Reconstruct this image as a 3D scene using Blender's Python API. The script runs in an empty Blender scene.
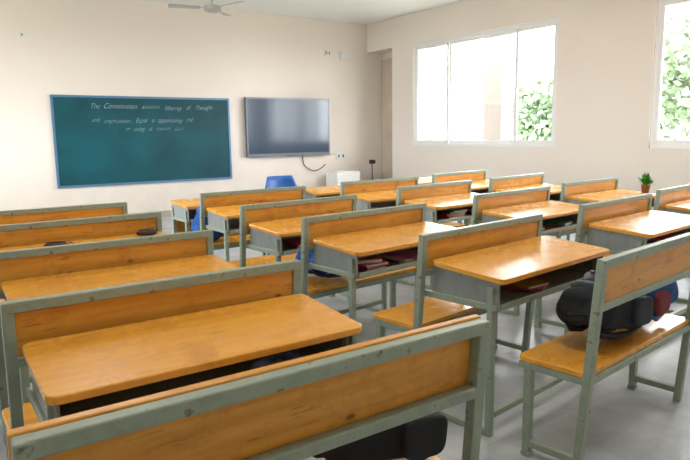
import bpy, bmesh, math, random
from mathutils import Vector, Matrix, noise
random.seed(7)
scene=bpy.context.scene
COL=scene.collection
DZ=.07

# ------------------------------------------------------------ materials
def new_mat(name):
    m=bpy.data.materials.new(name); m.use_nodes=True
    nt=m.node_tree; b=nt.nodes['Principled BSDF']
    return m,nt,b
def simple(name,col,rough=.5,metal=0.,spec=.5,noise_amt=0.,noise_scale=5.,bump=0.,coat=0.):
    m,nt,b=new_mat(name)
    b.inputs['Base Color'].default_value=(*col,1); b.inputs['Roughness'].default_value=rough
    b.inputs['Metallic'].default_value=metal; b.inputs['Specular IOR Level'].default_value=spec
    b.inputs['Coat Weight'].default_value=coat
    if noise_amt>0 or bump>0:
        tc=nt.nodes.new('ShaderNodeTexCoord'); n=nt.nodes.new('ShaderNodeTexNoise')
        n.inputs['Scale'].default_value=noise_scale; n.inputs['Detail'].default_value=6
        nt.links.new(tc.outputs['Object'],n.inputs['Vector'])
        if noise_amt>0:
            r=nt.nodes.new('ShaderNodeValToRGB')
            r.color_ramp.elements[0].position=.3; r.color_ramp.elements[1].position=.7
            r.color_ramp.elements[0].color=(*[c*(1-noise_amt) for c in col],1)
            r.color_ramp.elements[1].color=(*[min(1,c*(1+noise_amt)) for c in col],1)
            nt.links.new(n.outputs['Fac'],r.inputs['Fac']); nt.links.new(r.outputs['Color'],b.inputs['Base Color'])
        if bump>0:
            bp=nt.nodes.new('ShaderNodeBump'); bp.inputs['Strength'].default_value=bump; bp.inputs['Distance'].default_value=.01
            nt.links.new(n.outputs['Fac'],bp.inputs['Height']); nt.links.new(bp.outputs['Normal'],b.inputs['Normal'])
    return m

def wood_mat(name,c1,c2,cd,rough=.3):
    m,nt,b=new_mat(name); N=nt.nodes.new; L=nt.links.new
    tc=N('ShaderNodeTexCoord'); oi=N('ShaderNodeObjectInfo')
    mul=N('ShaderNodeMath'); mul.operation='MULTIPLY'; mul.inputs[1].default_value=37.
    L(oi.outputs['Random'],mul.inputs[0])
    add=N('ShaderNodeVectorMath'); add.operation='ADD'
    L(tc.outputs['Object'],add.inputs[0]); L(mul.outputs[0],add.inputs[1])
    mp=N('ShaderNodeMapping'); mp.inputs['Scale'].default_value=(1.2,14,14)
    L(add.outputs[0],mp.inputs['Vector'])
    n1=N('ShaderNodeTexNoise'); n1.inputs['Scale'].default_value=2.2; n1.inputs['Detail'].default_value=8; n1.inputs['Distortion'].default_value=.6
    L(mp.outputs[0],n1.inputs['Vector'])
    r1=N('ShaderNodeValToRGB'); e=r1.color_ramp.elements
    e[0].position=.32; e[0].color=(*c2,1); e[1].position=.62; e[1].color=(*c1,1)
    L(n1.outputs['Fac'],r1.inputs['Fac'])
    # stained / worn varnish
    n2=N('ShaderNodeTexNoise'); n2.inputs['Scale'].default_value=6; n2.inputs['Detail'].default_value=8; n2.inputs['Roughness'].default_value=.72
    L(add.outputs[0],n2.inputs['Vector'])
    r2=N('ShaderNodeValToRGB'); e=r2.color_ramp.elements
    e[0].position=.53; e[0].color=(0,0,0,1); e[1].position=.78; e[1].color=(.9,.9,.9,1)
    L(n2.outputs['Fac'],r2.inputs['Fac'])
    mx=N('ShaderNodeMixRGB'); mx.inputs['Color2'].default_value=(*cd,1)
    L(r2.outputs['Color'],mx.inputs['Fac']); L(r1.outputs['Color'],mx.inputs['Color1'])
    # ink / burn marks
    v=N('ShaderNodeTexVoronoi'); v.inputs['Scale'].default_value=6.
    mp2=N('ShaderNodeMapping'); mp2.inputs['Scale'].default_value=(.7,1.3,1.3); L(add.outputs[0],mp2.inputs['Vector']); L(mp2.outputs[0],v.inputs['Vector'])
    r3=N('ShaderNodeValToRGB'); e=r3.color_ramp.elements
    e[0].position=.035; e[0].color=(.8,.8,.8,1); e[1].position=.075; e[1].color=(0,0,0,1)
    L(v.outputs['Distance'],r3.inputs['Fac'])
    mx2=N('ShaderNodeMixRGB'); mx2.inputs['Color2'].default_value=(.14,.05,.015,1)
    L(r3.outputs['Color'],mx2.inputs['Fac']); L(mx.outputs[0],mx2.inputs['Color1'])
    # fine scratches
    mp3=N('ShaderNodeMapping'); mp3.inputs['Scale'].default_value=(9,70,70); mp3.inputs['Rotation'].default_value=(0,0,.25)
    L(add.outputs[0],mp3.inputs['Vector']); n3=N('ShaderNodeTexNoise'); n3.inputs['Scale'].default_value=1.; n3.inputs['Detail'].default_value=3
    L(mp3.outputs[0],n3.inputs['Vector']); r4=N('ShaderNodeValToRGB'); e=r4.color_ramp.elements
    e[0].position=.64; e[0].color=(0,0,0,1); e[1].position=.72; e[1].color=(.5,.5,.5,1); L(n3.outputs['Fac'],r4.inputs['Fac'])
    mx3=N('ShaderNodeMixRGB'); mx3.inputs['Color2'].default_value=(*[x*.55 for x in cd],1)
    L(r4.outputs['Color'],mx3.inputs['Fac']); L(mx2.outputs[0],mx3.inputs['Color1'])
    L(mx3.outputs[0],b.inputs['Base Color'])
    rr=N('ShaderNodeMapRange'); rr.inputs['To Min'].default_value=rough-.10; rr.inputs['To Max'].default_value=rough+.20
    L(n2.outputs['Fac'],rr.inputs['Value']); L(rr.outputs[0],b.inputs['Roughness'])
    bp=N('ShaderNodeBump'); bp.inputs['Strength'].default_value=.10; bp.inputs['Distance'].default_value=.004
    L(n1.outputs['Fac'],bp.inputs['Height']); L(bp.outputs[0],b.inputs['Normal'])
    return m
WOOD=wood_mat('varnished_wood',(.84,.42,.060),(.75,.335,.035),(.54,.205,.022),.21)
WOOD2=wood_mat('backrest_wood',(.76,.37,.062),(.62,.27,.034),(.40,.145,.018),.30)

def metal_paint(name,c,ch):
    m,nt,b=new_mat(name); N=nt.nodes.new; L=nt.links.new
    tc=N('ShaderNodeTexCoord'); n=N('ShaderNodeTexNoise'); n.inputs['Scale'].default_value=22; n.inputs['Detail'].default_value=8; n.inputs['Roughness'].default_value=.7
    L(tc.outputs['Object'],n.inputs['Vector'])
    r=N('ShaderNodeValToRGB'); e=r.color_ramp.elements
    e[0].position=.3; e[0].color=(*[x*.78 for x in c],1); e[1].position=.60; e[1].color=(*c,1)
    k=r.color_ramp.elements.new(.67); k.color=(*ch,1)
    L(n.outputs['Fac'],r.inputs['Fac']); L(r.outputs[0],b.inputs['Base Color'])
    b.inputs['Roughness'].default_value=.40
    return m
METAL=metal_paint('grey_green_paint',(.31,.385,.305),(.17,.15,.11))
SHEET=metal_paint('grey_sheet_steel',(.28,.315,.315),(.17,.17,.15))
RUBBER=simple('black_rubber',(.02,.02,.02),.7)

# ------------------------------------------------------------ mesh helpers
class MB:
    def __init__(s): s.bm=bmesh.new(); s.mats=[]
    def mi(s,m):
        if m not in s.mats: s.mats.append(m)
        return s.mats.index(m)
    def hexa(s,v,mat):
        vs=[s.bm.verts.new(p) for p in v]; k=s.mi(mat)
        for f in ((0,3,2,1),(4,5,6,7),(0,1,5,4),(1,2,6,5),(2,3,7,6),(3,0,4,7)):
            fc=s.bm.faces.new([vs[i] for i in f]); fc.material_index=k
    def box(s,c,d,mat,M=None):
        x,y,z=[q/2 for q in d]; c=Vector(c)
        v=[Vector(p) for p in ((-x,-y,-z),(x,-y,-z),(x,y,-z),(-x,y,-z),(-x,-y,z),(x,-y,z),(x,y,z),(-x,y,z))]
        if M is not None: v=[M@p for p in v]
        s.hexa([p+c for p in v],mat)
    def beam(s,p,q,w,h,mat,side=Vector((1,0,0))):
        p=Vector(p);q=Vector(q);d=(q-p).normalized()
        if abs(d.dot(side))>.9: side=Vector((0,1,0))
        u=(side-d*side.dot(d)).normalized()*w/2; t=d.cross(u).normalized()*h/2
        s.hexa([p-u-t,p+u-t,p+u+t,p-u+t,q-u-t,q+u-t,q+u+t,q-u+t],mat)
    def poly(s,pts,dz,mat,smooth=False):
        k=s.mi(mat); dz=Vector(dz)
        a=[s.bm.verts.new(p) for p in pts]; b=[s.bm.verts.new(Vector(p)+dz) for p in pts]
        n=len(a)
        f=s.bm.faces.new(a[::-1]); f.material_index=k
        f=s.bm.faces.new(b); f.material_index=k
        for i in range(n):
            f=s.bm.faces.new([a[i],a[(i+1)%n],b[(i+1)%n],b[i]]); f.material_index=k; f.smooth=smooth
    def tube(s,pts,r,mat,n=8,closed=False):
        k=s.mi(mat); pts=[Vector(p) for p in pts]; rings=[]
        N=len(pts); prev=None
        for i,p in enumerate(pts):
            if closed: d=pts[(i+1)%N]-pts[i-1]
            else: d=pts[min(i+1,N-1)]-pts[max(i-1,0)]
            d.normalize()
            if prev is None:
                ref=Vector((0,0,1)) if abs(d.z)<.9 else Vector((1,0,0))
                u=d.cross(ref).normalized()
            else: u=(prev-d*prev.dot(d)).normalized()
            prev=u; w=d.cross(u)
            rr=r[i] if isinstance(r,(list,tuple)) else r
            rings.append([s.bm.verts.new(p+(u*math.cos(a)+w*math.sin(a))*rr) for a in [2*math.pi*j/n for j in range(n)]])
        M=N if closed else N-1
        for i in range(M):
            A=rings[i];B=rings[(i+1)%N]
            for j in range(n):
                f=s.bm.faces.new([A[j],A[(j+1)%n],B[(j+1)%n],B[j]]); f.material_index=k; f.smooth=True
        if not closed:
            f=s.bm.faces.new(rings[0][::-1]); f.material_index=k
            f=s.bm.faces.new(rings[-1]); f.material_index=k
    def sup(s,c,d,e1,e2,mat,M=None,nu=28,nv=16,fn=None):
        k=s.mi(mat); c=Vector(c)
        def sp(x,e): return math.copysign(abs(x)**e,x)
        rings=[]
        for i in range(nv+1):
            ph=-math.pi/2+math.pi*i/nv
            ring=[]
            for j in range(nu):
                th=2*math.pi*j/nu
                p=Vector((sp(math.cos(ph),e1)*sp(math.cos(th),e2)*d[0]/2,sp(math.cos(ph),e1)*sp(math.sin(th),e2)*d[1]/2,sp(math.sin(ph),e1)*d[2]/2))
                if fn: p=fn(p)
                if M is not None: p=M@p
                ring.append(p+c)
            rings.append(ring)
        bot=s.bm.verts.new(rings[0][0]); top=s.bm.verts.new(rings[-1][0])
        R=[[s.bm.verts.new(p) for p in r] for r in rings[1:-1]]
        for j in range(nu):
            f=s.bm.faces.new([bot,R[0][(j+1)%nu],R[0][j]]); f.material_index=k; f.smooth=True
            f=s.bm.faces.new([top,R[-1][j],R[-1][(j+1)%nu]]); f.material_index=k; f.smooth=True
        for i in range(len(R)-1):
            for j in range(nu):
                f=s.bm.faces.new([R[i][j],R[i][(j+1)%nu],R[i+1][(j+1)%nu],R[i+1][j]]); f.material_index=k; f.smooth=True
    def mesh(s,name):
        bmesh.ops.recalc_face_normals(s.bm,faces=s.bm.faces)
        me=bpy.data.meshes.new(name); s.bm.to_mesh(me); s.bm.free()
        for m in s.mats: me.materials.append(m)
        return me
def place(me,name,loc=(0,0,0),rz=0,bevel=0,rot=None,parent=None,seg=2):
    o=bpy.data.objects.new(name,me); COL.objects.link(o); o.location=loc
    o.rotation_euler=rot if rot else (0,0,rz)
    if bevel:
        b=o.modifiers.new('bevel','BEVEL'); b.width=bevel; b.segments=seg; b.limit_method='ANGLE'; b.angle_limit=math.radians(50)
    if parent: o.parent=parent
    return o
def rrect(x0,x1,y0,y1,r,zf,n=5,rn=None):
    pts=[]
    for cx,cy,a0 in ((x1-r,y0+r,-90),(x1-r,y1-r,0),(x0+r,y1-r,90),(x0+r,y0+r,180)):
        for i in range(n+1):
            a=math.radians(a0+90*i/n); x=cx+r*math.cos(a); y=cy+r*math.sin(a); pts.append((x,y,zf(y)))
    return pts

# ------------------------------------------------------------ furniture units
T=.035
BT=.84+DZ            # back rail top
LR=.645+DZ           # lower back rail
def post_y(z): return .07*(1-z/BT)
def add_bench(b,hw,front_panel=False):
    X=hw-T/2
    for s in (-1,1):
        b.beam((s*X,post_y(0),0),(s*X,post_y(BT),BT),T,T,METAL)
        b.beam((s*X,.30,.02),(s*X,.30,.428),T,T,METAL)
        b.beam((s*X,.02,.408),(s*X,.345,.408),T*.9,.03,METAL)
        b.beam((s*X,post_y(.05),.06),(s*X,.30,.06),T*.9,T*.9,METAL)
        b.box((s*X,.30,.01),(T+.006,T+.006,.02),METAL)
    b.beam((-X,post_y(BT-T/2),BT-T/2),(X,post_y(BT-T/2),BT-T/2),T,T,METAL,Vector((0,1,0)))
    b.beam((-X,post_y(LR),LR),(X,post_y(LR),LR),T*.9,T*.9,METAL,Vector((0,1,0)))
    b.beam((-X,.30,.408),(X,.30,.408),.03,.03,METAL,Vector((0,1,0)))
    b.beam((-X,.04,.408),(X,.04,.408),.03,.03,METAL,Vector((0,1,0)))
    if front_panel:
        b.beam((0,post_y(LR-.02)+.029,LR-.02),(0,post_y(BT+.005)+.029,BT+.005),2*hw+.005,.022,WOOD2)
    else:
        b.beam((0,post_y(LR)+.002,LR+.014),(0,post_y(BT-.034)+.002,BT-.032),2*(hw-T)+.004,.018,WOOD2)
    b.poly(rrect(-hw,hw,.035 if not front_panel else .065,.35,.03,lambda y:.424),(0,0,.024),WOOD)
def add_desk(b,hw,posts=True):
    kl,kr=(-.515,.515) if hw>.53 else (-.480,.508)
    zt=lambda y:.693+DZ+(y+.03)*.075
    S0=.53+DZ
    b.poly(rrect(kl,kr,-.45,-.035,.035,lambda y:zt(y)),(0,0,.024),WOOD)
    L0,R0=kl+.023,kr-.023
    for kx,s in ((L0,-1),(R0,1)):
        xo=kx-s*.004
        b.hexa([(xo-.005,-.415,S0),(xo+.005,-.415,S0),(xo+.005,-.03,S0),(xo-.005,-.03,S0),
                (xo-.005,-.415,zt(-.415)),(xo+.005,-.415,zt(-.415)),(xo+.005,-.03,zt(-.03)),(xo-.005,-.03,zt(-.03))],SHEET)
        b.beam((kx,-.375,0),(kx,-.375,.64+DZ),T*.9,T*.9,METAL)
        b.beam((kx,-.375,.0175),(kx,.04 if posts else -.05,.0175),T*.9,T*.9,METAL)
        b.beam((kx,-.405,S0+.015),(kx,.01 if posts else -.03,S0+.015),.026,.03,METAL)
        if not posts: b.beam((kx,-.055,0),(kx,-.055,.64+DZ),T*.9,T*.9,METAL)
    w=R0-L0-.014; mx=(L0+R0)/2
    b.box((mx,-.222,S0+.005),(w,.385,.008),SHEET)
    b.box((mx,-.034,S0+.08),(w,.008,.15),SHEET)
    b.box((mx,-.412,S0+.016),(w-.02,.012,.03),METAL)
    b.box((mx,-.408,S0+.125),(w-.02,.008,.018),METAL)
    b.beam((L0,-.375,.10),(R0,-.375,.10),.03,.03,METAL,Vector((0,1,0)))
def mk(fn,name):
    b=MB(); fn(b); return b.mesh(name)
me_unit=mk(lambda b:(add_bench(b,.54),add_desk(b,.54)),'desk_bench_mesh')
me_unitA=mk(lambda b:(add_bench(b,.52),add_desk(b,.52)),'desk_bench_mesh_narrow')
me_b1=mk(lambda b:add_bench(b,.54),'bench_mesh')
me_a1=mk(lambda b:add_bench(b,.555,True),'bench_front_panel_mesh')
def front_desk(b):
    add_desk(b,.54,False)
    b.beam((0,-.02,.25),(0,-.02,.66+DZ),1.0,.012,WOOD2)
me_fd=mk(front_desk,'front_desk_mesh')
UN={}
def unit(key,xl,yl,ang,me,name,hw=.54):
    a=math.radians(ang)
    c=Vector((xl+hw*math.cos(a),yl+hw*math.sin(a),0))
    UN[key]=(c,a)
    return place(me,name,c,a,.004)
unit('A1',.09,1.09,0,me_a1,'school_bench',.555)
unit('B1',2.11,1.35,7,me_b1,'school_bench')
for k,x,y,a in (('A2',.18,2.08,0),('A3',.23,3.06,0),('A4',.285,4.02,1),('A5',.29,4.84,0)):
    unit(k,x,y,a,me_unitA,'school_desk_with_bench',.52)
for k,x,y,a in (('B2',1.99,2.23,7.3),('B3',1.88,3.15,6.5),('B4',1.88,4.0,5.8),('B5',2.03,5.12,2),
    ('C1',3.62,2.48,6.8),('C2',3.62,3.43,6.3),('C3',3.66,4.42,6.5),('C4',3.63,5.30,2),
    ('D1',4.99,2.71,8),('D2',5.05,3.66,6),('D3',5.09,4.60,8),('D4',5.14,5.55,8)):
    unit(k,x,y,a,me_unit,'school_desk_with_bench')
for k,x,y,a in (('B6',2.02,5.98,2),('C5',3.62,6.25,0),('D5',5.2,6.5,6)):
    unit(k,x,y,a,me_fd,'front_row_desk')
def loc(key,x,y,z):
    c,a=UN[key]; return Vector((c.x+x*math.cos(a)-y*math.sin(a),c.y+x*math.sin(a)+y*math.cos(a),z))

# ------------------------------------------------------------ backpacks, books
def bag_mesh(name,c1,c2,c3,W=.31,Dp=.20,Hh=.42):
    m1=simple(name+'_fabric',c1,.75,spec=.3,bump=.4,noise_amt=.15,noise_scale=40)
    m2=simple(name+'_pocket',c2,.7,spec=.3,bump=.4,noise_amt=.15,noise_scale=40)
    m3=simple(name+'_trim',c3,.55,spec=.3)
    b=MB()
    def sag(p):
        q=p.copy(); t=(p.z/Hh)+.5
        q.x*=1.0-.16*t*t; q.y*=1.05-.30*t
        n=noise.noise(p*9+Vector((W*9,0,0))); q+=q.normalized()*n*.036
        return q
    b.sup((0,0,Hh/2),(W,Dp,Hh),.42,.5,m1,fn=sag,nu=40,nv=26)
    b.sup((0,-Dp*.42,Hh*.36),(W*.84,Dp*.5,Hh*.58),.45,.5,m2,fn=sag)
    b.sup((0,-Dp*.34,Hh*.74),(W*.66,Dp*.4,Hh*.26),.45,.5,m2)
    for s in (-1,1):
        b.sup((s*W*.47,0,Hh*.25),(W*.13,Dp*.62,Hh*.40),.5,.5,m2)
        b.tube([(s*W*.2,Dp*.32,Hh*.95),(s*W*.25,Dp*.50,Hh*.8),(s*W*.28,Dp*.56,Hh*.55),(s*W*.33,Dp*.52,Hh*.3),(s*W*.38,Dp*.36,Hh*.1)],[.012,.015,.015,.012,.007],m3,8)
    b.tube([(-.04,.02,Hh*.96),(-.035,.02,Hh*1.04),(0,.02,Hh*1.07),(.035,.02,Hh*1.04),(.04,.02,Hh*.96)],.008,m3)
    pts=[(W*.42*math.cos(t),-Dp*.36+.02*math.sin(t),Hh*.56+Hh*.36*math.sin(t)) for t in [math.pi*i/12 for i in range(13)]]
    b.tube(pts,.005,m3,6)
    pts=[(W*.36*math.cos(t),-Dp*.68,Hh*.32+Hh*.20*math.sin(t)) for t in [math.pi*i/12 for i in range(13)]]
    b.tube(pts,.005,m3,6)
    return b.mesh(name)
bag_black=bag_mesh('bag_black',(.012,.013,.016),(.018,.020,.024),(.008,.008,.01),.28,.19,.38)
bag_grey=bag_mesh('bag_grey',(.014,.016,.022),(.030,.036,.050),(.008,.008,.01),.28,.21,.44)
bag_blue=bag_mesh('bag_blue',(.02,.08,.24),(.22,.04,.05),(.03,.14,.35),.27,.18,.34)
bag_navy=bag_mesh('bag_navy',(.01,.09,.36),(.015,.11,.42),(.01,.03,.1),.28,.17,.34)
SZ=.4485
def bag_up(me,name,key,x,y,rz,tilt=-4):
    c,a=UN[key]
    return place(me,name,loc(key,x,y,SZ+.012),rot=(math.radians(tilt),0,a+math.radians(rz)))
def bag_flat(me,name,key,x,y,Hh,Dp,flip=1,tilt=-82,zb=SZ,sc=1.):
    c,a=UN[key]
    p=loc(key,x+flip*Hh/2,y,zb+Dp*.56*sc+.016)
    o=place(me,name,p,rot=(math.radians(tilt),0,a+math.radians(90*flip)))
    o.scale=(1,sc,1); return o
bag_flat(bag_grey,'black_backpack','B1',-.13,.18,.44,.21)
bag_flat(bag_blue,'blue_red_backpack','B1',.32,.19,.34,.18,-1,sc=1.1)
bag_flat(bag_black,'black_backpack','A1',.33,.225,.38,.19)
bag_up(bag_navy,'blue_backpack','B5',-.38,.20,190)
bag_flat(bag_navy,'blue_backpack','B3',-.22,.20,.34,.17)

BC=[(.55,.06,.16),(.10,.10,.42),(.02,.22,.45),(.5,.32,.05),(.35,.08,.32),(.6,.55,.5),(.04,.3,.25),(.45,.04,.04)]
BM=[simple('book_cover_%d'%i,c,.4) for i,c in enumerate(BC)]
PAGE=simple('book_pages',(.75,.72,.65),.8)
def books(key,x,y,n,seed,z=.5405+DZ):
    rnd=random.Random(seed); b=MB(); zz=0
    for i in range(n):
        h=rnd.uniform(.010,.024); w=rnd.uniform(.16,.2); d=rnd.uniform(.22,.27)
        M=Matrix.Rotation(math.radians(rnd.uniform(-25,25)),4,'Z'); m=BM[rnd.randrange(len(BM))]
        cx,cy=rnd.uniform(-.015,.015),rnd.uniform(-.01,.01)
        b.box((cx,cy,zz+.001),(w,d,.002),m,M); b.box((cx,cy,zz+h/2+.001),(w-.008,d-.008,h-.002),PAGE,M); b.box((cx,cy,zz+h),(w,d,.002),m,M)
        b.box(Vector((cx,cy,zz+h/2))+M@Vector((-w/2,0,0)),(.002,d,h),m,M)
        zz+=h+.0012
    c,a=UN[key]
    place(b.mesh('notebook_stack'),'notebook_stack',loc(key,x,y,z),a)
for i,(k,x,y,n) in enumerate((('B3',-.30,-.25,4),('B3',.05,-.25,3),('B2',-.05,-.24,2),('C3',-.1,-.25,4),('C3',.25,-.25,3),('C2',-.2,-.25,3),
    ('C2',.22,-.25,2),('C1',.1,-.25,3),('C1',-.25,-.25,2),('B4',-.2,-.25,2),('A3',.2,-.25,2),('D1',-.2,-.25,3),('D2',0,-.25,3),('B5',.1,-.25,2))):
    books(k,x,y,n,i+3)
b=MB(); cl=simple('blue_white_cloth',(.13,.19,.36),.85,noise_amt=.9,noise_scale=18)
def crump(p): return p+p.normalized()*noise.noise(p*22)*.035
b.sup((0,0,.036),(.19,.14,.06),.8,.9,cl,fn=crump,nu=48,nv=24)
place(b.mesh('folded_cloth'),'crumpled_cloth',loc('A2',.24,-.31,.543+DZ),.3)
def pouch():
    b=MB(); m=simple('pouch_fabric',(.05,.035,.03),.7,bump=.3,noise_scale=40)
    b.sup((0,0,.018),(.13,.06,.034),.6,.6,m,fn=lambda p:p+p.normalized()*noise.noise(p*14)*.01)
    b.tube([(-.05,0,.036),(0,0,.039),(.05,0,.036)],.003,RUBBER,6)
    b.tube([(.06,0,.025),(.08,.01,.03),(.09,.02,.02),(.075,.02,.012)],.003,RUBBER,6)
    return b.mesh('pouch')
pm=pouch()
place(pm,'black_pencil_pouch',loc('A4',.38,-.12,.713+DZ),.2)
place(pm,'black_pencil_pouch',loc('A4',-.17,-.22,.706+DZ),-.3)
# small potted plant on a right-hand desk
LF=simple('plant_leaf',(.06,.26,.03),.5,noise_amt=.4,noise_scale=25); POT=simple('terracotta',(.30,.11,.05),.7)
b=MB(); b.tube([(0,0,0),(0,0,.01),(0,0,.075),(0,0,.08)],[.032,.034,.045,.047],POT,20)
k=b.mi(LF); rnd=random.Random(3)
for i in range(60):
    az=rnd.uniform(0,6.283); el=rnd.uniform(.2,1.45); ln=rnd.uniform(.07,.16)
    u=Vector((math.cos(az)*math.cos(el),math.sin(az)*math.cos(el),math.sin(el))); s=Vector((-math.sin(az),math.cos(az),0))
    p0=Vector((0,0,.075))+Vector((rnd.uniform(-.02,.02),rnd.uniform(-.02,.02),0)); p1=p0+u*ln*.6; p2=p0+u*ln+Vector((0,0,-.02))
    v=[b.bm.verts.new(q) for q in (p0-s*.002,p0+s*.002,p1+s*.016,p2,p1-s*.016)]
    f=b.bm.faces.new(v); f.material_index=k
place(b.mesh('plant'),'potted_plant',loc('D2',.46,-.33,.697+DZ))

# ------------------------------------------------------------ blue plastic chair
def chair():
    pl=simple('blue_plastic',(.01,.14,.55),.4); lg=simple('chair_steel',(.2,.2,.2),.35,.8)
    b=MB()
    b.poly(rrect(-.22,.22,-.21,.21,.06,lambda y:.44),(0,0,.02),pl)
    k=b.mi(pl); rows=[]
    for i in range(9):
        t=i/8; z=.50+t*.45; y=.20+.10*t
        w=.21*(1-.25*max(0,t-.7)/.3)
        rows.append([Vector((w*u,y+.05*(u*u)*-1,z)) for u in [-1+2*j/12 for j in range(13)]])
    F=[[b.bm.verts.new(p) for p in r] for r in rows]; G=[[b.bm.verts.new(p+Vector((0,.012,0))) for p in r] for r in rows]
    for i in range(8):
        for j in range(12):
            for A,s in ((F,1),(G,-1)):
                f=b.bm.faces.new([A[i][j],A[i][j+1],A[i+1][j+1],A[i+1][j]][::s]); f.material_index=k; f.smooth=True
    for j in range(12):
        for i in (0,8):
            f=b.bm.faces.new([F[i][j],F[i][j+1],G[i][j+1],G[i][j]]); f.material_index=k
    for i in range(8):
        for j in (0,12):
            f=b.bm.faces.new([F[i][j],F[i+1][j],G[i+1][j],G[i][j]]); f.material_index=k
    for s in (-1,1):
        b.tube([(s*.2,-.2,0),(s*.18,-.17,.44)],.012,lg); b.tube([(s*.2,.24,0),(s*.18,.17,.44),(s*.18,.24,.60),(s*.17,.27,.8)],.012,lg)
        b.tube([(s*.19,-.18,.2),(s*.19,.2,.2)],.008,lg)
    return b.mesh('chair')
ch=chair()
place(ch,'blue_plastic_chair',(3.36,5.84,0),math.radians(2))

# ------------------------------------------------------------ room
D=10.9; XR=8.183; ZC=3.6+DZ; XL=-1.7; YB=-1.8; XRR=8.6; TH=.23
def wallmat(name,c,c2):
    m,nt,b=new_mat(name); N=nt.nodes.new; L=nt.links.new
    tc=N('ShaderNodeTexCoord'); n=N('ShaderNodeTexNoise'); n.inputs['Scale'].default_value=.45; n.inputs['Detail'].default_value=5
    L(tc.outputs['Object'],n.inputs['Vector']); r=N('ShaderNodeValToRGB'); e=r.color_ramp.elements
    e[0].position=.35; e[0].color=(*c,1); e[1].position=.65; e[1].color=(*c2,1); L(n.outputs['Fac'],r.inputs['Fac'])
    sx=N('ShaderNodeSeparateXYZ'); L(tc.outputs['Object'],sx.inputs[0])
    n3=N('ShaderNodeTexNoise'); n3.inputs['Scale'].default_value=5; n3.inputs['Detail'].default_value=8; L(tc.outputs['Object'],n3.inputs['Vector'])
    mr=N('ShaderNodeMapRange'); mr.inputs['From Min'].default_value=1.0; mr.inputs['From Max'].default_value=.1; mr.inputs['To Min'].default_value=0; mr.inputs['To Max'].default_value=.5
    L(sx.outputs['Z'],mr.inputs['Value']); mu=N('ShaderNodeMath'); mu.operation='MULTIPLY'; L(mr.outputs[0],mu.inputs[0]); L(n3.outputs['Fac'],mu.inputs[1])
    mg=N('ShaderNodeMixRGB'); mg.inputs['Color2'].default_value=(.42,.36,.30,1); L(mu.outputs[0],mg.inputs['Fac']); L(r.outputs[0],mg.inputs['Color1'])
    L(mg.outputs[0],b.inputs['Base Color'])
    n2=N('ShaderNodeTexNoise'); n2.inputs['Scale'].default_value=60; L(tc.outputs['Object'],n2.inputs['Vector'])
    bp=N('ShaderNodeBump'); bp.inputs['Strength'].default_value=.06; bp.inputs['Distance'].default_value=.003
    L(n2.outputs['Fac'],bp.inputs['Height']); L(bp.outputs[0],b.inputs['Normal'])
    b.inputs['Roughness'].default_value=.65
    return m
WALL=wallmat('cream_wall_paint',(.82,.745,.665),(.85,.78,.70))
CEIL=simple('ceiling_paint',(.86,.85,.82),.8)
def wall(name,boxes,mat=WALL):
    b=MB()
    for c0,c1 in boxes:
        c0=Vector(c0);c1=Vector(c1); b.box((c0+c1)/2,c1-c0,mat)
    return place(b.mesh(name),name)
wall('wall_front',[((XL-TH,D,0),(XRR+TH,D+TH,ZC))])
wall('wall_back',[((XL-TH,YB-TH,0),(XR+TH,YB,ZC))])
W1=(6.115,9.421); W2=(1.30,4.62); Z1,Z2=1.077+DZ,3.02+DZ; ZR=3.03+DZ
wall('wall_right',[((XR,YB,0),(XR+TH,10.066,Z1)),((XR,YB,Z2),(XR+TH,10.066,ZC)),
    ((XR,YB,Z1),(XR+TH,W2[0],Z2)),((XR,W2[1],Z1),(XR+TH,W1[0],Z2)),((XR,W1[1],Z1),(XR+TH,10.066,Z2))])
wall('wall_recess_back',[((XRR,10.066,0),(XRR+TH,D,ZR))])
wall('wall_recess_side',[((XR+TH,9.836,0),(XRR+TH,10.066,ZR))])
wall('trim_recess_lintel',[((XR,10.066,ZR),(XRR+TH,D,ZC))])
DR=simple('door_laminate',(.58,.50,.40),.5,noise_amt=.08,noise_scale=3)
b=MB(); b.box((XRR-.026,(10.07+D)/2,1.49),(.04,D-10.07-.04,2.94),DR)
for z in (.75,2.0): b.box((XRR-.049,(10.07+D)/2,z),(.008,.5,.85),DR)
b.tube([(XRR-.05,10.2,1.0),(XRR-.09,10.2,1.0),(XRR-.09,10.32,1.0)],.01,METAL)
place(b.mesh('door'),'door_1',bevel=.003)
LW=(6.2,9.2)
wall('wall_left',[((XL-TH,YB,0),(XL,D,Z1)),((XL-TH,YB,Z2),(XL,D,ZC)),((XL-TH,YB,Z1),(XL,LW[0],Z2)),((XL-TH,LW[1],Z1),(XL,D,Z2))])
wall('ceiling',[((XL-TH,YB-TH,ZC),(XRR+TH,D+TH,ZC+.15))],CEIL)
# floor
m,nt,b_=new_mat('grey_worn_floor'); N=nt.nodes.new; L=nt.links.new
tc=N('ShaderNodeTexCoord'); br=N('ShaderNodeTexBrick'); br.offset=0; br.inputs['Scale'].default_value=1
br.inputs['Brick Width'].default_value=.6; br.inputs['Row Height'].default_value=.6; br.inputs['Mortar Size'].default_value=.003
br.inputs['Color1'].default_value=(.46,.50,.53,1); br.inputs['Color2'].default_value=(.48,.515,.545,1); br.inputs['Mortar'].default_value=(.37,.40,.42,1)
L(tc.outputs['Object'],br.inputs['Vector']); n=N('ShaderNodeTexNoise'); n.inputs['Scale'].default_value=2.2; n.inputs['Detail'].default_value=10; n.inputs['Roughness'].default_value=.68
L(tc.outputs['Object'],n.inputs['Vector']); r=N('ShaderNodeValToRGB'); r.color_ramp.elements[0].position=.34; r.color_ramp.elements[0].color=(.66,.66,.66,1); r.color_ramp.elements[1].position=.62; r.color_ramp.elements[1].color=(1,1,1,1)
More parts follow.
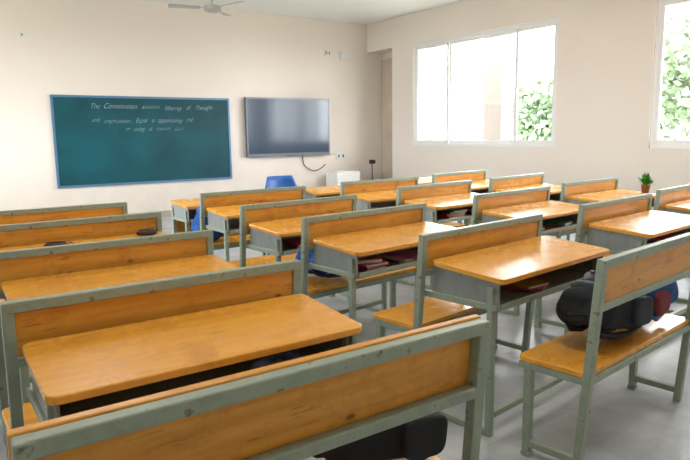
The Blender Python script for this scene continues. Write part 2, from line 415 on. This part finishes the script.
L(n.outputs['Fac'],r.inputs['Fac']); mx=N('ShaderNodeMixRGB'); mx.blend_type='MULTIPLY'; mx.inputs['Fac'].default_value=1
L(br.outputs['Color'],mx.inputs['Color1']); L(r.outputs[0],mx.inputs['Color2']); L(mx.outputs[0],b_.inputs['Base Color'])
rr=N('ShaderNodeMapRange'); rr.inputs['To Min'].default_value=.45; rr.inputs['To Max'].default_value=.22; L(n.outputs['Fac'],rr.inputs['Value']); L(rr.outputs[0],b_.inputs['Roughness'])
FLOOR=m
wall('floor',[((XL-TH,YB-TH,-.12),(XRR+TH,D+TH,0))],FLOOR)
TILE=simple('skirting_tile',(.42,.36,.30),.35)
wall('baseboard_front',[((XL,D-.012,0),(XRR,D,.10))],TILE)
wall('baseboard_right',[((XR-.012,YB,0),(XR,10.066,.10))],TILE)
wall('baseboard_left',[((XL,YB,0),(XL+.012,D-.012,.10))],TILE)

# windows
WF=simple('white_upvc',(.85,.85,.84),.35)
m,nt,b_=new_mat('window_glass'); out=nt.nodes['Material Output']; nt.nodes.remove(b_)
tr=nt.nodes.new('ShaderNodeBsdfTransparent'); gl=nt.nodes.new('ShaderNodeBsdfGlossy'); gl.inputs['Roughness'].default_value=.02
ms=nt.nodes.new('ShaderNodeMixShader'); ms.inputs[0].default_value=.06
nt.links.new(tr.outputs[0],ms.inputs[1]); nt.links.new(gl.outputs[0],ms.inputs[2]); nt.links.new(ms.outputs[0],out.inputs[0]); GLASS=m
def window(name,x,y0,y1,splits,sgn=1):
    b=MB(); xc=x+sgn*.07; F=.055
    L_=y1-y0
    for z in (Z1+F/2,Z2-F/2): b.box((xc,(y0+y1)/2,z),(.09,L_,F),WF)
    for y in (y0+F/2,y1-F/2): b.box((xc,y,(Z1+Z2)/2),(.09,F,Z2-Z1-2*F),WF)
    ed=[y0+F]+[y0+L_*s for s in splits]+[y1-F]
    for i in range(len(ed)-1):
        a,c=ed[i],ed[i+1]; xs=xc+sgn*(.018 if i%2 else -.018); S=.06
        for z in (Z1+F+S/2,Z2-F-S/2): b.box((xs,(a+c)/2,z),(.032,c-a+.03,S),WF)
        for y in (a+S/2-.015,c-S/2+.015): b.box((xs,y,(Z1+Z2)/2),(.032,S,Z2-Z1-2*F-2*S),WF)
        b.box((xs,(a+c)/2,(Z1+Z2)/2),(.004,c-a-2*S+.03,Z2-Z1-2*F-2*S),GLASS)
        b.box((xs-sgn*.02,c-S/2,Z1+.9),(.015,.02,.12),WF)
    place(b.mesh(name),name,bevel=.003)
window('window_1',XR,W1[0],W1[1],(.25,.72))
window('window_2',XR,W2[0],W2[1],(.33,.67))
window('window_3',XL,LW[0],LW[1],(.33,.67),-1)

# blackboard
BRD=simple('teal_chalkboard',(.003,.075,.098),.5,spec=.3,noise_amt=.28,noise_scale=1.6)
FR=simple('board_aluminium',(.10,.22,.36),.4,.3)
BX0,BX1,BZ0,BZ1=1.918,4.962,.533+DZ,2.014+DZ
b=MB(); b.box(((BX0+BX1)/2,D-.012,(BZ0+BZ1)/2),(BX1-BX0-.03,.018,BZ1-BZ0-.03),BRD)
for z in (BZ0+.0175,BZ1-.0175): b.box(((BX0+BX1)/2,D-.018,z),(BX1-BX0,.034,.035),FR)
for x in (BX0+.0175,BX1-.0175): b.box((x,D-.018,(BZ0+BZ1)/2),(.035,.034,BZ1-BZ0-.07),FR)
board=place(b.mesh('board'),'chalkboard')
CH=simple('chalk',(.50,.60,.62),.9)
rnd=random.Random(5); ci=0
def chalk(txt,x0,x1,z,size):
    global ci
    words=txt.split(); tot=sum(len(w) for w in words)+1.6*(len(words)-1); x=x0; per=(x1-x0)/tot
    for w in words:
        cu=bpy.data.curves.new('chalk_word_%d'%ci,'FONT'); cu.body=w; cu.size=size*rnd.uniform(.9,1.1); cu.shear=.45; cu.offset=-.0028; cu.extrude=.0003
        o=bpy.data.objects.new('chalk_word_%d'%ci,cu); COL.objects.link(o); cu.materials.append(CH); ci+=1
        bpy.context.view_layer.update(); wd=max(o.dimensions.x,.01)
        o.rotation_euler=(math.radians(90),math.radians(rnd.uniform(-3,1.5)),0); o.location=(x,D-.0225,z+rnd.uniform(-.012,.012))
        o.scale=(min(1.6,len(w)*per*.97/wd),1,1); o.parent=board
        x+=(len(w)+1.6)*per
chalk('The Constitution assures liberty of Thought',2.50,4.62,1.80+DZ,.112)
chalk('and expression, Equal o opportunity and',2.52,4.25,1.585+DZ,.105)
chalk('or     unity of nation. (en)',3.05,4.05,1.44+DZ,.10)

# TV
TVB=simple('tv_bezel',(.13,.14,.16),.35,.5); SCR=simple('tv_screen',(.026,.052,.095),.16,spec=.5)
TX0,TX1,TZ0,TZ1=5.258,7.12,.92+DZ,2.04+DZ
b=MB(); yc=D-.075
b.box(((TX0+TX1)/2,yc,(TZ0+TZ1)/2),(TX1-TX0,.07,TZ1-TZ0),TVB)
b.box(((TX0+TX1)/2,yc-.036,(TZ0+TZ1)/2+.015),(TX1-TX0-.06,.004,TZ1-TZ0-.09),SCR)
b.box(((TX0+TX1)/2,D-.02,(TZ0+TZ1)/2),(.6,.04,.4),TVB)
b.box(((TX0+TX1)/2,yc-.037,TZ0+.016),(.16,.003,.014),RUBBER)
tv=place(b.mesh('tv'),'wall_mounted_television',bevel=.006)
BLK=simple('black_plastic',(.015,.015,.015),.4)
WH=simple('white_plastic',(.78,.78,.76),.4)
b=MB(); pts=[]
P=[Vector(p) for p in ((6.5,D-.05,1.0),(6.55,D-.03,.79),(6.75,D-.05,.67),(6.9,D-.1,.72),(7.0,D-.12,.80))]
for i in range(len(P)-1):
    for t in range(6):
        u=t/6; p0=P[max(i-1,0)];p1=P[i];p2=P[i+1];p3=P[min(i+2,len(P)-1)]
        pts.append(.5*((2*p1)+(p2-p0)*u+(2*p0-5*p1+4*p2-p3)*u*u+(3*p1-p0-3*p2+p3)*u**3))
b.tube(pts+[P[-1]],.010,BLK,6)
place(b.mesh('cable'),'television_cable')
b=MB(); b.box((7.25,D-.38,.33),(.56,.42,.62),WH); b.box((7.25,D-.595,.33),(.50,.01,.54),WH); b.box((7.42,D-.602,.35),(.02,.012,.10),BLK)
for x in (7.02,7.48):
    for y in (D-.55,D-.2): b.box((x,y,.01),(.04,.04,.02),BLK)
b.box((7.25,D-.38,.65),(.35,.3,.02),WH)
place(b.mesh('ups_cabinet'),'white_equipment_cabinet',bevel=.008)
b=MB(); tx,ty=7.95,D-.45
for a in (90,210,330):
    b.tube([(tx+.2*math.cos(math.radians(a)),ty+.2*math.sin(math.radians(a)),0),(tx,ty,.48)],.010,BLK)
b.tube([(tx,ty,.40),(tx,ty,.79)],.010,BLK); b.box((tx,ty,.82),(.10,.07,.08),BLK); b.tube([(tx,ty-.03,.82),(tx,ty-.09,.82)],.026,BLK,14)
place(b.mesh('tripod'),'camera_tripod')
def plate(name,x,z,w,h,d=.03,slots=2):
    z+=DZ
    b=MB(); b.box((x,D-d/2,z),(w,d,h),WH)
    for i in range(slots): b.box((x-w*.25+i*w*.5/(max(slots-1,1)),D-d-.002,z),(w*.16,.006,h*.45),BLK if slots<3 else WH)
    place(b.mesh(name),name,bevel=.004)
plate('junction_box',7.17,2.96,.13,.13); plate('wall_speaker_box',7.58,2.93,.22,.15,.06,3)
plate('wall_socket_plate',7.45,.88,.22,.12); plate('wall_hook_plate',1.62,2.90,.09,.06,.03,1)

# ceiling fan
FANM=simple('fan_enamel',(.50,.49,.47),.4)
b=MB(); fx,fy,fz=3.95,9.1,3.18+DZ+.04
b.tube([(fx,fy,ZC),(fx,fy,ZC-.08)],.05,FANM,20); b.tube([(fx,fy,ZC-.05),(fx,fy,fz)],.012,FANM,10)
b.tube([(fx,fy,fz+.05),(fx,fy,fz+.03),(fx,fy,fz-.03),(fx,fy,fz-.06)],[.06,.13,.13,.07],FANM,28)
for a in (165,285,45):
    a=math.radians(a); u=Vector((math.cos(a),math.sin(a),0)); v=Vector((-u.y,u.x,0)); c=Vector((fx,fy,fz))
    b.beam(c+u*.09,c+u*.2,.03,.008,FANM,v)
    tl=Vector((0,0,.012)); h=Vector((0,0,.006))
    b.hexa([c+u*.18-v*.045-tl,c+u*.64-v*.07-tl,c+u*.64+v*.07+tl,c+u*.18+v*.045+tl,
            c+u*.18-v*.045-tl+h,c+u*.64-v*.07-tl+h,c+u*.64+v*.07+tl+h,c+u*.18+v*.045+tl+h],FANM)
place(b.mesh('fan'),'ceiling_fan',bevel=.002)

# ------------------------------------------------------------ exterior
EXT=simple('exterior_plaster',(.14,.125,.11),.8); GR=simple('exterior_ground',(.30,.28,.22),.9,noise_amt=.3)
b=MB(); b.box((0,0,-.5),(160,160,.1),GR); place(b.mesh('ground'),'ground',(0,0,0))
b=MB()
for y in (9.15,11.25,12.6,13.9,6.8,4.4,2.0): 
    b.box((10.3,y,1.6),(.35,.5,4.1),EXT)
b.box((10.3,6.5,4.0),(.5,22,.5),EXT)
place(b.mesh('veranda'),'veranda_colonnade')
LEAF=simple('leaves',(.15,.22,.12),.6,noise_amt=.3,noise_scale=3); BARK=simple('bark',(.12,.09,.06),.9)
def tree(x,y,h,r,seed):
    rnd=random.Random(seed); b=MB()
    b.tube([(0,0,-.5),(.1,.05,h*.4),(0,.1,h*.75)],[.22,.17,.08],BARK,10)
    k=b.mi(LEAF)
    for i in range(3600):
        d=Vector((rnd.gauss(0,1),rnd.gauss(0,1),rnd.gauss(0,.8))).normalized()*r*rnd.uniform(.35,1)
        c=Vector((0,0,h*.72))+d*(1+.25*noise.noise(d*1.2))
        u=Vector((rnd.gauss(0,1),rnd.gauss(0,1),rnd.gauss(0,1))).normalized()*.16; v=u.cross(Vector((rnd.gauss(0,1),rnd.gauss(0,1),rnd.gauss(0,1)))).normalized()*.1
        f=b.bm.faces.new([b.bm.verts.new(c-u),b.bm.verts.new(c+v),b.bm.verts.new(c+u),b.bm.verts.new(c-v)]); f.material_index=k
    place(b.mesh('tree'),'tree',(x,y,0))
tree(20,15.0,2.8,1.7,1); tree(20,9.4,4.0,2.6,2); tree(22,4.0,5,2.5,4)

# ------------------------------------------------------------ lights
w=bpy.data.worlds.new('sky'); scene.world=w; w.use_nodes=True; bg=w.node_tree.nodes['Background']
bg.inputs['Color'].default_value=(.94,.97,1.0,1); bg.inputs['Strength'].default_value=23.5
def portal(name,x,y0,y1,sgn):
    l=bpy.data.lights.new(name,'AREA'); l.shape='RECTANGLE'; l.size=Z2-Z1; l.size_y=y1-y0; l.cycles.is_portal=True
    o=bpy.data.objects.new(name,l); COL.objects.link(o); o.location=(x+sgn*.2,(y0+y1)/2,(Z1+Z2)/2)
    o.rotation_euler=(0,math.radians(90*sgn),0)
portal('sky_portal_1',XR,*W1,1); portal('sky_portal_2',XR,*W2,1); portal('sky_portal_3',XL,*LW,-1)
EM=bpy.data.materials.new('led_diffuser'); EM.use_nodes=True  # glowing face of the added fill panels
e=EM.node_tree.nodes['Principled BSDF']; e.inputs['Base Color'].default_value=(.9,.9,.9,1); e.inputs['Emission Color'].default_value=(1,.96,.9,1); e.inputs['Emission Strength'].default_value=1.
for i,(x,y) in enumerate(((1.2,1.0),(5.0,1.0),(1.2,5.0),(5.0,5.0))):  # unseen ceiling fill panels with lamps, added to brighten the room
    b=MB(); b.box((0,0,-.03),(.62,1.22,.06),WH); b.box((0,0,-.062),(.56,1.16,.006),EM)
    o=place(b.mesh('led'),'ceiling_light_panel',(x,y,ZC))
    l=bpy.data.lights.new('panel_lamp','AREA'); l.shape='RECTANGLE'; l.size=.56; l.size_y=1.16; l.energy=28; l.color=(1,.93,.84)
    q=bpy.data.objects.new('panel_lamp_%d'%i,l); COL.objects.link(q); q.location=(0,0,-.07); q.parent=o

# ------------------------------------------------------------ camera
f,yaw,pit,rol,H=623.651,34.691,8.710,.859,1.324+DZ
a=math.radians(yaw);p=math.radians(pit);r=math.radians(rol)
F=Vector((math.sin(a)*math.cos(p),math.cos(a)*math.cos(p),-math.sin(p)))
R=Vector((math.cos(a),-math.sin(a),0)); U=R.cross(F)
R2=R*math.cos(r)-U*math.sin(r); U2=U*math.cos(r)+R*math.sin(r)
cd=bpy.data.cameras.new('camera'); cam=bpy.data.objects.new('camera',cd); COL.objects.link(cam)
M=Matrix.Identity(4)
for i in range(3): M[i][0]=R2[i];M[i][1]=U2[i];M[i][2]=-F[i]
M[2][3]=H; cam.matrix_world=M
cd.sensor_width=36; cd.lens=f/690*36; cd.clip_start=.02
scene.camera=cam
scene.view_settings.view_transform='Standard'
